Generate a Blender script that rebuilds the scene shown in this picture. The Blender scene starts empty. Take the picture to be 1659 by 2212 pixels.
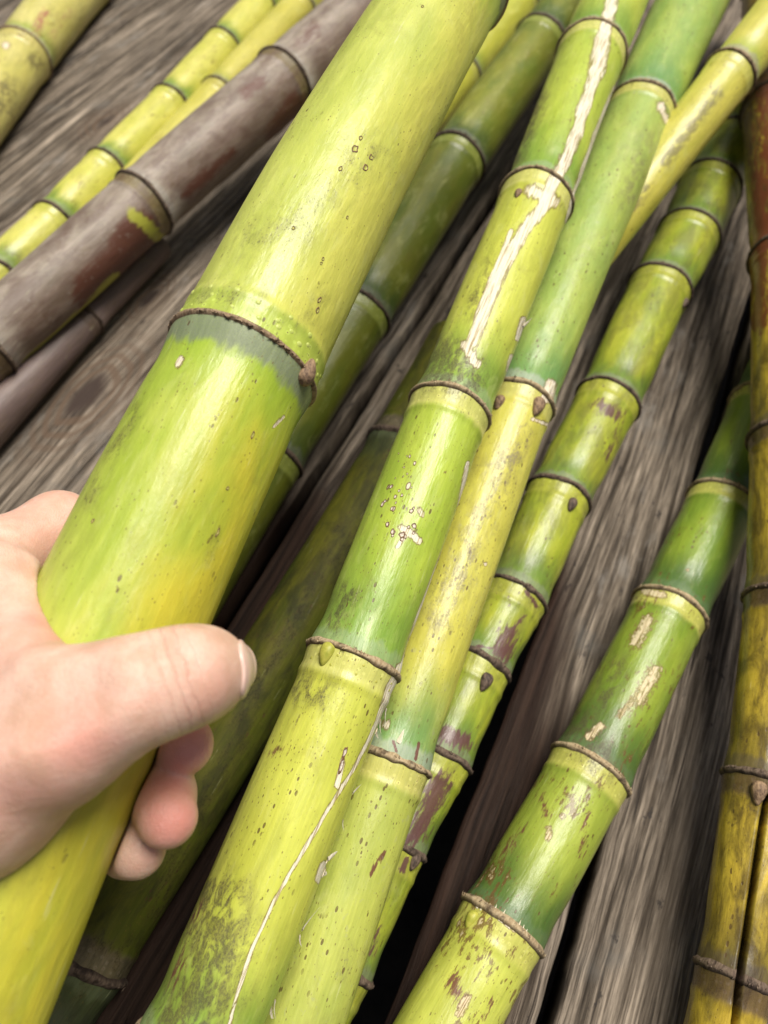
import bpy, bmesh, math, random
import numpy as np
from mathutils import Vector, Matrix

random.seed(7)
rng = np.random.default_rng(7)
scene = bpy.context.scene
col = scene.collection

# ------------------------------------------------------------------ camera, sky, sun, exposure
FPX, TILT, CAMH = 1600.0, math.radians(33.4), 0.33      # focal length in photo pixels (1659 x 2212 grid), tilt off nadir, height in m
cam_d = bpy.data.cameras.new('camera')
cam = bpy.data.objects.new('camera', cam_d); col.objects.link(cam)
cam.location = (0, 0, CAMH); cam.rotation_euler = (TILT, 0, 0)
cam_d.sensor_width = 36.0; cam_d.lens = 36.0 * FPX / 2212.0
cam_d.clip_start = 0.01; cam_d.clip_end = 200
cam_d.dof.use_dof = True; cam_d.dof.focus_distance = 0.234; cam_d.dof.aperture_fstop = 11.5
scene.camera = cam

SUN_EL, SUN_AZ = math.radians(70), math.radians(48)     # azimuth from +Y (away from the viewer) towards +X
world = bpy.data.worlds.new('World'); scene.world = world; world.use_nodes = True
wn = world.node_tree.nodes; wl = world.node_tree.links
bg = wn['Background']
sky = wn.new('ShaderNodeTexSky'); sky.sky_type = 'NISHITA'; sky.sun_disc = False
sky.sun_elevation = SUN_EL; sky.sun_rotation = SUN_AZ
sky.air_density = 1.0; sky.dust_density = 6.0; sky.ozone_density = 0.6
wl.new(sky.outputs['Color'], bg.inputs['Color']); bg.inputs['Strength'].default_value = 0.05
sun_d = bpy.data.lights.new('sun', 'SUN'); sun_d.energy = 4.6; sun_d.angle = math.radians(30); sun_d.color = (1.0, 0.95, 0.86)
sun = bpy.data.objects.new('sun', sun_d); col.objects.link(sun)
sd = Vector((math.sin(SUN_AZ) * math.cos(SUN_EL), math.cos(SUN_AZ) * math.cos(SUN_EL), math.sin(SUN_EL)))
sun.rotation_euler = sd.to_track_quat('Z', 'Y').to_euler()
scene.view_settings.view_transform = 'Standard'; scene.view_settings.look = 'None'
scene.view_settings.exposure = 0.06; scene.view_settings.gamma = 1.0

# ------------------------------------------------------------------ helpers
_s, _c = math.sin(TILT), math.cos(TILT)
CAM = np.array([0, 0, CAMH])
def ray(x, y):
    a = (x - 829.5) / FPX; b = (1106 - y) / FPX
    return np.array([a, b * _c + _s, b * _s - _c])
def at_z(x, y, z):
    r = ray(x, y); return CAM + r * ((CAMH - z) / -r[2])
def at_depth(x, y, d):
    return CAM + ray(x, y) * d
def proj(P):
    q = np.asarray(P) - CAM
    X = q[..., 0]; Y = q[..., 1] * _c + q[..., 2] * _s; Z = q[..., 1] * _s - q[..., 2] * _c
    return np.stack([829.5 + FPX * X / Z, 1106 - FPX * Y / Z], -1)
def unit(v):
    v = np.asarray(v, float); return v / np.linalg.norm(v, axis=-1, keepdims=True)
def srgb(r, g, b):
    f = lambda u: (u / 255 / 12.92) if u / 255 <= .04045 else ((u / 255 + .055) / 1.055) ** 2.4
    return (f(r), f(g), f(b), 1.0)
def link_mesh(name, verts, faces, mat, parent=None, smooth=True, attrs=None):
    me = bpy.data.meshes.new(name)
    me.from_pydata(np.asarray(verts).tolist(), [], faces if isinstance(faces, list) else faces.tolist())
    if attrs:
        for k, v in attrs.items():
            v = np.asarray(v, np.float32)
            if v.ndim == 2:
                a = me.attributes.new(k, 'FLOAT_VECTOR', 'POINT'); a.data.foreach_set('vector', v.ravel())
            else:
                a = me.attributes.new(k, 'FLOAT', 'POINT'); a.data.foreach_set('value', v)
    if smooth: me.polygons.foreach_set('use_smooth', [True] * len(me.polygons))
    me.materials.append(mat); me.update()
    o = bpy.data.objects.new(name, me); col.objects.link(o)
    if parent is not None: o.parent = parent
    return o
def tag(o, label=None, cat=None, group=None, kind=None):
    if label: o['label'] = label
    if cat: o['category'] = cat
    if group: o['group'] = group
    if kind: o['kind'] = kind
def empty(name, loc):
    o = bpy.data.objects.new(name, None); o.empty_display_size = .01; o.location = loc; col.objects.link(o); return o
def grid_faces(nr, nc, wrap):
    r = np.arange(nr - 1)[:, None]; c = np.arange(nc if wrap else nc - 1)[None]
    c2 = (c + 1) % nc
    return np.stack([r * nc + c, r * nc + c2, (r + 1) * nc + c2, (r + 1) * nc + c], -1).reshape(-1, 4)

# ------------------------------------------------------------------ node helpers
class NT:
    def __init__(s, name):
        s.m = bpy.data.materials.new(name); s.m.use_nodes = True
        s.n = s.m.node_tree.nodes; s.l = s.m.node_tree.links; s.b = s.n['Principled BSDF']
    def put(s, sock, v):
        if v is None: return
        if isinstance(v, bpy.types.NodeSocket): s.l.new(v, sock)
        else:
            if sock.type == 'RGBA' and len(v) == 3: v = (*v, 1)
            sock.default_value = v
    def attr(s, name, vec=False):
        a = s.n.new('ShaderNodeAttribute'); a.attribute_name = name
        return a.outputs['Vector' if vec else 'Fac']
    def vmul(s, v, k):
        n = s.n.new('ShaderNodeVectorMath'); n.operation = 'MULTIPLY'; s.put(n.inputs[0], v); n.inputs[1].default_value = k; return n.outputs[0]
    def vadd(s, v, k):
        n = s.n.new('ShaderNodeVectorMath'); n.operation = 'ADD'; s.put(n.inputs[0], v); s.put(n.inputs[1], k); return n.outputs[0]
    def noise(s, v, scale=1.0, detail=3, rough=.55, dist=0.0, out='Fac'):
        n = s.n.new('ShaderNodeTexNoise'); s.put(n.inputs['Vector'], v); n.inputs['Scale'].default_value = scale
        n.inputs['Detail'].default_value = detail; n.inputs['Roughness'].default_value = rough; n.inputs['Distortion'].default_value = dist
        return n.outputs[out]
    def voro(s, v, scale=1.0, out='Distance', rnd=1.0):
        n = s.n.new('ShaderNodeTexVoronoi'); s.put(n.inputs['Vector'], v); n.inputs['Scale'].default_value = scale
        n.inputs['Randomness'].default_value = rnd; return n.outputs['Distance'], n.outputs['Color']
    def math(s, op, a, b=None, c=None, clamp=False):
        n = s.n.new('ShaderNodeMath'); n.operation = op; n.use_clamp = clamp
        s.put(n.inputs[0], a); s.put(n.inputs[1], b); s.put(n.inputs[2], c); return n.outputs[0]
    def step(s, v, lo, hi, o0=0.0, o1=1.0):
        n = s.n.new('ShaderNodeMapRange'); n.interpolation_type = 'SMOOTHSTEP'
        s.put(n.inputs['Value'], v); n.inputs['From Min'].default_value = lo; n.inputs['From Max'].default_value = hi
        n.inputs['To Min'].default_value = o0; n.inputs['To Max'].default_value = o1; return n.outputs[0]
    def mix(s, f, a, b, mode='MIX'):
        n = s.n.new('ShaderNodeMix'); n.data_type = 'RGBA'; n.blend_type = mode
        s.put(n.inputs['Factor'], f); s.put(n.inputs[6], a); s.put(n.inputs[7], b); return n.outputs[2]
    def sep(s, v):
        n = s.n.new('ShaderNodeSeparateXYZ'); s.put(n.inputs[0], v); return n.outputs
    def bump(s, h, strength, dist, normal=None):
        n = s.n.new('ShaderNodeBump'); n.inputs['Strength'].default_value = strength; n.inputs['Distance'].default_value = dist
        s.put(n.inputs['Height'], h); s.put(n.inputs['Normal'], normal); return n.outputs[0]
    def fin(s, color, rough=.5, normal=None, spec=.5):
        s.put(s.b.inputs['Base Color'], color); s.put(s.b.inputs['Roughness'], rough); s.put(s.b.inputs['Normal'], normal)
        s.b.inputs['Specular IOR Level'].default_value = spec; return s.m

# ------------------------------------------------------------------ cane skin: colour by place on the internode, blemishes, fibres
def mat_cane(name, c1, c2, cside, cend, cwax, croot, wax=.6, endlen=.022, waxw=.006, spots=.5, soot=.3, sootcol=(.06, .05, .035), rust=(.09, .025, .02),
             rustn=0.0, rough=.31, big=.0, sideamt=.6, streak=.07, film=0.0, scarst=.12, rsoft=.07, spec=.5, mottle=9.0, bare=(.66, .58, .42), mould=.0, ctone=None, scuff=.35):
    t = NT(name)
    R = t.attr('rest', True); dw = t.attr('dw'); dr = t.attr('dr'); side = t.attr('side')
    low = t.noise(t.vmul(R, (1, 1, .35)), 75, 3, .55)
    mid = t.noise(t.vmul(R, (1, 1, .3)), 260, 4, .6)
    st = t.noise(t.vmul(R, (1, 1, .022)), 1500, 2, .5)
    st2 = t.noise(t.vmul(R, (1, 1, .03)), 420, 3, .55)
    fine = t.noise(R, 2600, 4, .65)
    c = t.mix(t.step(t.math('ADD', low, t.math('MULTIPLY', st2, .12)), .38, .72), c1, c2)
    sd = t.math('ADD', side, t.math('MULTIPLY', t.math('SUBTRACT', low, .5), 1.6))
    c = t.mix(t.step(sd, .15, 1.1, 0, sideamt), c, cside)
    if ctone: c = t.mix(t.attr('tone'), c, t.mix(t.step(low, .35, .7), ctone, tuple(min(q * 1.12 + .02, .8) for q in ctone)))
    # greener towards the waxy end of the internode, paler on the root band, bloom under the leaf scar
    e = t.math('ADD', dw, t.math('MULTIPLY', t.math('SUBTRACT', low, .5), .03))
    c = t.mix(t.step(e, 0.004, endlen, .92, 0), c, cend)
    rb = t.math('ADD', dr, t.math('MULTIPLY', t.math('SUBTRACT', mid, .5), .004))
    c = t.mix(t.step(rb, .0075, .0105, .92, 0), c, croot)
    d4, k4 = t.voro(R, 400, rnd=.55); band = t.math('MULTIPLY', t.step(dr, .0012, .0022), t.step(dr, .0068, .0080, 1, 0))
    c = t.mix(t.math('MULTIPLY', t.step(d4, .20, .34, 1, 0), t.math('MULTIPLY', band, .7)), c, tuple(min(q * 1.25 + .04, .8) for q in croot))
    c = t.mix(t.math('MULTIPLY', t.step(d4, .07, .13, 1, 0), t.math('MULTIPLY', band, .8)), c, (.16, .09, .04))
    w = t.math('ADD', dw, t.math('MULTIPLY', t.math('SUBTRACT', mid, .5), .009))
    wm = t.math('MULTIPLY', t.step(w, waxw * .75, waxw * 1.15, wax, 0), t.step(fine, .2, .6, .75, 1.0))
    c = t.mix(wm, c, cwax)
    # fibres and mottling
    c = t.mix(1.0, c, t.mix(t.step(st, .3, .7), (1 - streak,) * 3, (1 + streak * .6,) * 3), 'MULTIPLY')
    c = t.mix(1.0, c, t.mix(t.step(mid, .3, .72), (.92, .93, .88), (1.06, 1.05, 1.04)), 'MULTIPLY')
    c = t.mix(t.step(t.noise(t.vmul(R, (1, 1, .4)), 170, 5, .7, .5), .52, .78, 0, scuff), c, (.62, .64, .26))
    # long pale scratches with the fibre
    scr = t.noise(t.vmul(R, (1, 1, .05)), 900, 2, .4)
    c = t.mix(t.math('MULTIPLY', t.step(scr, .69, .73), t.step(mid, .5, .6, 0, .35)), c, (.62, .62, .36))
    # specks: small brown lens-shaped spots gathered in patches
    patch = t.noise(t.vmul(R, (1, 1, .5)), 120, 2, .5)
    d1, k1 = t.voro(t.vmul(R, (1, 1, .45)), 700)
    r1 = t.sep(k1)[0]
    size = t.math('MULTIPLY', t.math('POWER', r1, 3.0), .34)
    sp = t.math('MULTIPLY', t.step(t.math('SUBTRACT', d1, size), -.02, .03, 1, 0), t.step(patch, .62 - .3 * spots, .70 - .2 * spots))
    c = t.mix(t.math('MULTIPLY', sp, .8), c, (.10, .055, .02))
    d0, k0 = t.voro(t.vmul(R, (1, 1, .5)), 1500)
    sp0 = t.math('MULTIPLY', t.step(t.math('SUBTRACT', d0, t.math('MULTIPLY', t.math('POWER', t.sep(k0)[1], 2.5), .3)), -.02, .04, 1, 0), t.step(patch, .5 - .3 * spots, .66 - .2 * spots, 0, .75))
    c = t.mix(sp0, c, (.16, .11, .03))
    # large rusty lesions
    if big > 0:
        fl = t.noise(t.vmul(R, (1, 1, .35)), 560, 5, .7, .4); fp = t.noise(t.vmul(R, (1, 1, .6)), 75, 3, .55)
        dd = t.math('ADD', fl, t.math('MULTIPLY', t.math('SUBTRACT', fp, .5), 1.1 * big))
        c = t.mix(t.step(dd, .62, .68, 0, .8), c, (.13, .06, .02))
        c = t.mix(t.step(dd, .76, .79, 0, .9), c, bare)
    # sooty mould film
    sm = t.math('ADD', t.attr('soot'), t.math('MULTIPLY', t.step(t.noise(t.vmul(R, (1, 1, .45)), 95, 3, .6, .4), .48, .75), soot))
    sf = t.noise(t.vmul(R, (1, 1, .6)), 1700, 5, .75); smo = t.noise(t.vmul(R, (1, 1, .5)), 330, 4, .65, .5)
    sm = t.math('MULTIPLY', sm, t.step(smo, .3, .62))
    dust = t.step(t.math('ADD', sf, t.math('MULTIPLY', t.math('MINIMUM', sm, 1.2), .17)), .62, .78)
    c = t.mix(t.step(sm, .05, 1.4, 0, .85), c, t.mix(.62, c, t.mix(.5, sootcol, (.16, .11, .035))))
    c = t.mix(t.math('MULTIPLY', dust, t.step(sm, .05, .5, 0, .62)), c, sootcol)
    if film: c = t.mix(t.step(t.noise(t.vmul(R, (1, 1, .4)), 110, 5, .68, .6), .40, .66, 0, film), c, sootcol)
    gr = t.noise(t.vmul(R, (1, 1, .6)), 55, 6, .72, .8)
    c = t.mix(t.step(gr, .52, .74, 0, .42), c, t.mix(.6, c, (.15, .105, .035)))
    # maroon / rust
    ru = t.math('ADD', t.math('ADD', t.attr('rust'), t.math('MULTIPLY', t.step(low, .55, .75), rustn)), t.math('MULTIPLY', t.math('SUBTRACT', t.noise(t.vmul(R, (1, 1, .22)), 620, 6, .72), .5), 1.3))
    c = t.mix(t.step(ru, .53 - rsoft, .53 + rsoft, 0, .92), c, t.mix(fine, rust, (rust[0] * 1.9 + .02, rust[1] * 1.9 + .015, rust[2] * 1.9 + .012)))
    fr = t.math('ADD', t.attr('fresh'), t.math('MULTIPLY', t.math('SUBTRACT', t.noise(t.vmul(R, (1, 1, .3)), 400, 4, .6), .5), .6))
    c = t.mix(t.step(fr, .38, .60, 0, .95), c, t.mix(low, (.30, .33, .035), (.44, .42, .05)))
    # ringed lesions: pale heart, brown rim
    rg = t.attr('ring')
    d3, k3 = t.voro(t.vmul(R, (1, 1, .5)), 430)
    s3 = t.math('ADD', t.math('MULTIPLY', t.math('POWER', t.sep(k3)[0], 1.6), .5), t.math('MULTIPLY', t.math('SUBTRACT', rg, 1.0), .30))
    q = t.math('ADD', t.math('SUBTRACT', d3, s3), t.math('MULTIPLY', t.math('SUBTRACT', fine, .5), .16))
    gate = t.step(rg, .25, .45)
    c = t.mix(t.math('MULTIPLY', t.step(q, -.03, .03, .9, 0), gate), c, (.13, .06, .035))
    c = t.mix(t.math('MULTIPLY', t.step(q, -.15, -.09, 1, 0), gate), c, bare)
    # mould blotches: pale grey
    if mould > 0:
        mo = t.step(t.noise(R, 330, 5, .7, .3), .60, .68, 0, mould)
        c = t.mix(mo, c, t.mix(fine, (.22, .20, .16), (.46, .44, .38)))
    # stripped rind: dry cream fibre with a ragged edge along the grain
    sa = t.math('ADD', t.attr('scar'), t.math('MULTIPLY', t.math('SUBTRACT', t.noise(t.vmul(R, (1, 1, scarst)), 800, 5, .7), .5), .95))
    fib = t.noise(t.vmul(R, (1, 1, .03)), 2200, 3, .6)
    scm = t.math('MULTIPLY', t.step(sa, .45, .60), t.step(t.math('ADD', fib, t.math('MULTIPLY', sa, .25)), .44, .56, .25, .95))
    fcol = t.mix(t.step(fib, .36, .52), (bare[0] * .52, bare[1] * .42, bare[2] * .30), (min(bare[0] * 1.22, .84), min(bare[1] * 1.24, .80), bare[2] * 1.35))
    fcol = t.mix(t.step(t.noise(R, 300, 4, .6), .62, .76, 0, .5), fcol, (.28, .16, .12))
    c = t.mix(t.math('MULTIPLY', t.step(sa, .34, .47, 0, .85), t.math('SUBTRACT', 1.0, scm)), c, (.17, .10, .035))
    c = t.mix(scm, c, fcol)
    rgh = t.math('ADD', t.step(fine, .2, .8, rough - .05, rough + .14), t.math('ADD', t.math('MULTIPLY', scm, .35), t.math('ADD', t.math('MULTIPLY', wm, .25), t.math('MULTIPLY', dust, .15))), clamp=True)
    h = t.math('ADD', t.math('MULTIPLY', st, .5), t.math('ADD', t.math('MULTIPLY', fine, .35), t.math('MULTIPLY', t.math('MULTIPLY', scm, t.math('SUBTRACT', fib, 1.1)), 4.0)))
    h = t.math('ADD', h, t.math('MULTIPLY', sp, -.6))
    n1 = t.bump(t.math('ADD', mid, t.math('MULTIPLY', low, 2)), .35, .0011)
    nrm = t.bump(h, .38, .00022, n1)
    t.b.inputs['Subsurface Weight'].default_value = .12; t.b.inputs['Subsurface Radius'].default_value = (.6, .8, .2); t.b.inputs['Subsurface Scale'].default_value = .002
    return t.fin(c, rgh, nrm, spec)

def mat_ring(name, a, b, dark):
    t = NT(name); R = t.attr('rest', True)
    f = t.noise(t.vmul(R, (1, 1, .3)), 1400, 4, .65); g = t.noise(R, 350, 3, .5)
    c = t.mix(t.step(f, .3, .7), a, b)
    c = t.mix(t.step(g, .50, .68, 0, .8), c, dark)
    c = t.mix(t.step(t.attr('dr'), .0, .8, 0, .7), c, dark)
    return t.fin(c, .75, t.bump(f, .9, .0006), .25)
def mat_simple(name, a, b, scale, rough=.6, bs=.5, bd=.0005, stretch=(1, 1, 1), spec=.4, detail=4):
    t = NT(name); tc = t.n.new('ShaderNodeTexCoord').outputs['Object']
    f = t.noise(t.vmul(tc, stretch), scale, detail, .6)
    return t.fin(t.mix(t.step(f, .3, .7), a, b), rough, t.bump(f, bs, bd), spec)

# ------------------------------------------------------------------ the deck: weathered planks over dark ground
YAW = math.radians(25.0)                                  # planks run away and to the right
DU = np.array([math.sin(YAW), math.cos(YAW), 0]); DW = np.array([math.cos(YAW), -math.sin(YAW), 0])
def uw(px, py):
    p = at_z(px, py, 0); return float(p @ DU), float(p @ DW)
def mat_wood():
    t = NT('weathered_wood')
    P = t.attr('rest', True); wet_shade = t.attr('wet_shade'); kn = t.attr('knot')
    warp = t.noise(t.vmul(P, (1, .25, 1)), 14, 2, .5, 0, 'Color')
    wv = t.n.new('ShaderNodeVectorMath'); wv.operation = 'MULTIPLY_ADD'; t.put(wv.inputs[0], warp); wv.inputs[1].default_value = (.016, 0, 0); t.put(wv.inputs[2], P)
    Q = wv.outputs[0]
    g1 = t.noise(t.vmul(Q, (1, .026, 1)), 290, 6, .68)
    g2 = t.noise(t.vmul(Q, (1, .035, 1)), 1000, 5, .7)
    g3 = t.noise(t.vmul(Q, (1, .12, 1)), 45, 3, .55)
    kr = t.math('SINE', t.math('MULTIPLY', kn, 42.0))
    c = t.mix(t.step(g1, .36, .62), (.046, .037, .029), (.255, .220, .182))
    gb = t.noise(t.vmul(Q, (1, .07, 1)), 100, 6, .7, .3)
    c = t.mix(1.0, c, t.mix(t.step(gb, .33, .66), (.50, .48, .46), (1.35, 1.33, 1.30)), 'MULTIPLY')
    c = t.mix(1.0, c, t.mix(t.step(g2, .38, .60), (.60, .58, .56), (1.30, 1.28, 1.25)), 'MULTIPLY')
    g4 = t.noise(t.vmul(Q, (1, .020, 1)), 620, 4, .6)
    c = t.mix(t.step(g4, .60, .63, 0, .85), c, (.035, .029, .024))
    c = t.mix(t.step(g3, .48, .75, 0, .5), c, (.125, .098, .072))
    c = t.mix(t.step(t.noise(P, 22, 4, .65), .55, .74, 0, .5), c, (.125, .120, .110))
    c = t.mix(t.step(t.noise(t.vmul(P, (1, .5, 1)), 130, 5, .7), .62, .67, 0, .8), c, (.035, .03, .028))
    c = t.mix(t.step(t.noise(P, 900, 5, .75), .62, .72, 0, .6), c, (.05, .043, .037))
    c = t.mix(t.step(t.noise(t.vmul(P, (1, .3, 1)), 38, 5, .7), .56, .68, 0, .45), c, (.27, .25, .225))
    c = t.mix(t.math('MULTIPLY', t.step(kn, .12, .75), t.step(kr, -.6, .8, .15, .75)), c, (.12, .08, .055))
    c = t.mix(t.step(kn, .80, .93, 0, .9), c, (.045, .032, .028))
    wf = t.step(t.math('ADD', wet_shade, t.math('MULTIPLY', t.math('SUBTRACT', g3, .5), .6)), .25, .75, 0, .95)
    c = t.mix(wf, c, t.mix(t.step(g1, .3, .7), (.007, .0035, .0025), (.030, .014, .009)))  # damp brown board and shade among the canes, both put into the colour
    ck = t.step(t.noise(t.vmul(Q, (1, .018, 1)), 260, 4, .6, .2), .66, .685)
    c = t.mix(t.math('MULTIPLY', ck, .8), c, (.03, .024, .02))
    h = t.math('SUBTRACT', t.math('ADD', g1, t.math('MULTIPLY', g2, .4)), t.math('MULTIPLY', ck, 1.2))
    return t.fin(c, t.step(g2, .3, .7, .55, .8), t.bump(h, .8, .0016), .12)
wood = mat_wood()
ground = link_mesh('ground', [(-60, -60, -.45), (60, -60, -.45), (60, 60, -.45), (-60, 60, -.45)], [[0, 1, 2, 3]],
                   mat_simple('dark_soil', (.012, .010, .008), (.03, .024, .018), 30, .9, .8, .01), smooth=False)
tag(ground, kind='structure')
deck = empty('deck', (0, 0, 0)); tag(deck, 'weathered grey brown plank deck under the canes', 'deck', kind='structure')
u0, wg = uw(1246, 1975)
WED = [wg - .0025]                                        # the open gap beside the green cane
KNOTS = [(*uw(318, 640), .013), (*uw(190, 850), .022), (*uw(225, 262), .014)]
WET_SHADE_P = [(1020, 1720, .12, .026), (970, 2080, .14, .034), (1110, 1480, .10, .020), (380, 2080, .12, .035), (520, 1320, .1, .03), (800, 1130, .12, .03)]  # damp brown board, plus dark patches painted where the canes shade the deck
def plank(w0, w1, seed):
    L0, L1, th = -.75, 1.75, .026
    nw, nu = 22, 260
    r = np.random.default_rng(seed)
    ww = np.linspace(0, 1, nw); ww = .5 - .5 * np.cos(np.pi * ww) * (.55 + .45 * np.abs(np.cos(np.pi * ww)))
    uu = np.linspace(L0, L1, nu)
    W, U = np.meshgrid(w0 + (w1 - w0) * ww, uu)
    dz = r.uniform(-.0012, .0012)
    e = np.minimum(W - w0, w1 - W)
    ph = r.uniform(0, 6, 6)
    jag = .0007 * np.sin(U * 9 + ph[0]) + .0003 * np.sin(U * 61 + ph[1]) + .0002 * np.sin(U * 240 + ph[2])
    Wj = W + jag * np.where(ww[None] < .1, 1, 0) - jag * np.where(ww[None] > .9, 1, 0)
    Z = dz - .0024 * np.exp(-e / .0009) - .0008 * np.cos((W - (w0 + w1) / 2) / (w1 - w0) * math.pi)
    top = U[..., None] * DU + Wj[..., None] * DW + np.stack([0 * U, 0 * U, Z], -1)
    rest = np.stack([W + seed * 3.7, U + seed * 1.3, Z * 0 + seed], -1)
    kn = np.zeros_like(U)
    for (ku, kw, kr) in KNOTS:
        d = np.hypot((U - ku) / 2.2, W - kw) / kr
        kn = np.maximum(kn, np.exp(-d * d * .8)) if True else kn
    wet_shade = np.zeros_like(U)
    for (x, y, lu, lw) in WET_SHADE_P:
        ku, kw = uw(x, y); wet_shade = np.maximum(wet_shade, np.exp(-((U - ku) / lu) ** 2 - ((W - kw) / lw) ** 2))
    nt = nw * nu
    V = [top.reshape(-1, 3)]; F = grid_faces(nu, nw, False).tolist()
    # sides and underside
    bl = top[:, 0].copy(); bl[:, 2] = -th; br = top[:, -1].copy(); br[:, 2] = -th
    V += [bl, br]; a = nt; b = nt + nu
    for i in range(nu - 1):
        F.append([i * nw, (i + 1) * nw, a + i + 1, a + i]); F.append([i * nw + nw - 1, b + i, b + i + 1, (i + 1) * nw + nw - 1])
        F.append([a + i, a + i + 1, b + i + 1, b + i])
    F.append([*range(nw), b, a]); F.append([*[(nu - 1) * nw + k for k in range(nw - 1, -1, -1)], a + nu - 1, b + nu - 1])
    V = np.concatenate(V); z2 = np.zeros(2 * nu)
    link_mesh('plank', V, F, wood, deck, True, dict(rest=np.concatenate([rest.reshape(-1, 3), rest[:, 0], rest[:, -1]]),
              knot=np.concatenate([kn.ravel(), z2]), wet_shade=np.concatenate([wet_shade.ravel(), wet_shade[:, 0], wet_shade[:, -1]])))
edges = [(.0035, wg - .003), (-.1335, -.012)] + [(-.3395 - .2045 * k, -.1395 - .2045 * k) for k in range(4)]
edges += [(wg + .003 + .143 * k, wg + .003 + .138 + .143 * k) for k in range(4)]
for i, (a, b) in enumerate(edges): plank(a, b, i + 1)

# ------------------------------------------------------------------ canes
class Cane: pass
def smooth_noise(n, k, amp, r):
    x = np.linspace(0, 2 * np.pi, n, endpoint=False); y = np.zeros(n)
    for j in range(1, k + 1): y += r.normal() / j ** .5 * np.cos(j * x + r.uniform(0, 6.28))
    return amp * y
def make_cane(key, st, nodes, label, mat, ringmat, z=None, D=None, tip='bottom', n=96, deg=2, ext=(.18, .10), ring=1.0, swell=.05, bulge=.014,
              paints=(), buds=(), spacing=None, group='sugarcane stalks piled on the deck', seed=1, step=.0016, groove=None, endcap=(False, False), zig=.0005, tones=None, fringe=30):
    r = np.random.default_rng(seed + 100)
    st = np.array(st, float); m = len(st); pts = []; rad = []
    for i, (x, y, w) in enumerate(st):
        t = (y - st[0, 1]) / (st[-1, 1] - st[0, 1])
        if D is not None:
            dd = D[0] * (1 - t) + D[1] * t; p = at_depth(x, y, FPX * dd / w)
        else:
            zz = z[i] if len(z) == m else z[0] * (1 - t) + z[1] * t
            p = at_z(x, y, zz); dep = (CAMH - zz) / -ray(x, y)[2]; dd = w * dep / FPX
        pts.append(p); rad.append(dd / 2)
    pts = np.array(pts); rad = np.array(rad)
    L = np.r_[0, np.cumsum(np.linalg.norm(np.diff(pts, axis=0), axis=1))]
    pc = [np.polyfit(L, pts[:, k], deg) for k in range(3)]; rc = np.polyfit(L, rad, 1 if m < 6 else 2)
    def path(s):
        s = np.asarray(s, float); sc = np.clip(s, 0, L[-1])
        p = np.stack([np.polyval(c, sc) for c in pc], -1); T = np.stack([np.polyval(np.polyder(c), sc) for c in pc], -1)
        return p + T * (s - sc)[..., None], unit(T), np.polyval(rc, sc)
    ss = np.linspace(0, L[-1], 1500); pp = proj(path(ss)[0])
    ns = [float(ss[np.argmin(((pp - np.array(q)) ** 2).sum(1))]) for q in nodes]
    for q, s0 in zip(nodes, list(ns)):
        pass
    # nodes that lie outside the picture continue at the same spacing
    for i, q in enumerate(nodes):                          # nodes given beyond the measured range
        if q[1] < st[0, 1] or q[1] > st[-1, 1]:
            se = np.linspace(-ext[0], L[-1] + ext[1], 3000); pe = proj(path(se)[0]); ns[i] = float(se[np.argmin(((pe - np.array(q)) ** 2).sum(1))])
    ns.sort(); ns_main = list(ns); gap = spacing or (np.mean(np.diff(ns)) if len(ns) > 1 else .11)
    s_lo, s_hi = -ext[0], L[-1] + ext[1]
    k = ns[0] - gap
    while k > s_lo + .02: ns.insert(0, k); k -= gap
    k = ns[-1] + gap
    while k < s_hi - .02: ns.append(k); k += gap
    ns = np.array(ns); sg = -1.0 if tip == 'top' else 1.0   # sg: sign of s towards the tip
    S = np.unique(np.round(np.concatenate([np.arange(s_lo, s_hi, step), [s_hi], ns] + [q + np.linspace(-.014, .014, 41) for q in ns]), 6))
    S = S[(S >= s_lo) & (S <= s_hi)]
    P0, T, R0 = path(S)
    up = np.array([0, 0, 1.0]); N = unit(up - (T @ up)[:, None] * T); B = np.cross(T, N)
    d = (S[:, None] - ns[None]) * sg; kk = np.argmin(np.abs(d), 1); dn = d[np.arange(len(S)), kk]   # + = root-band side
    prof = 1 + swell * np.exp(-(dn / .0065) ** 2) + .55 * swell * np.exp(-((dn - .009) / .0018) ** 2) - .45 * swell * np.exp(-((dn + .012) / .006) ** 2)
    if bulge:
        lo = np.concatenate([[ns[0] - gap], ns, [ns[-1] + gap]]); j = np.searchsorted(lo, S, 'right') - 1; j = np.clip(j, 0, len(lo) - 2)
        f = (S - lo[j]) / (lo[j + 1] - lo[j]); prof = prof + bulge * (np.sin(np.pi * np.clip(f, 0, 1)) - .6)
    if zig:
        j = np.searchsorted(ns, S); off = np.interp(S, ns, zig * (-1.0) ** np.arange(len(ns))); P0 = P0 + B * off[:, None]
    ph = np.linspace(0, 2 * np.pi, n, endpoint=False) + np.pi      # seam underneath
    ov = 1 + .012 * np.cos(2 * ph + r.uniform(0, 6))
    lump = .006 * np.sin(ph[None] * 2 + S[:, None] * 33 + r.uniform(0, 6)) * np.sin(S[:, None] * 71 + r.uniform(0, 6)) + .004 * np.sin(ph[None] * 3 + S[:, None] * 60 + r.uniform(0, 6)) + .003 * np.sin(ph[None] * 5 - S[:, None] * 95)
    RR = R0[:, None] * prof[:, None] * (ov[None] + lump)
    cs, sn = np.cos(ph), np.sin(ph)
    rd = cs[None, :, None] * N[:, None] + sn[None, :, None] * B[:, None]
    C = Cane(); C.key = key
    C.px0 = proj(P0[:, None] + RR[..., None] * rd)
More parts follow.
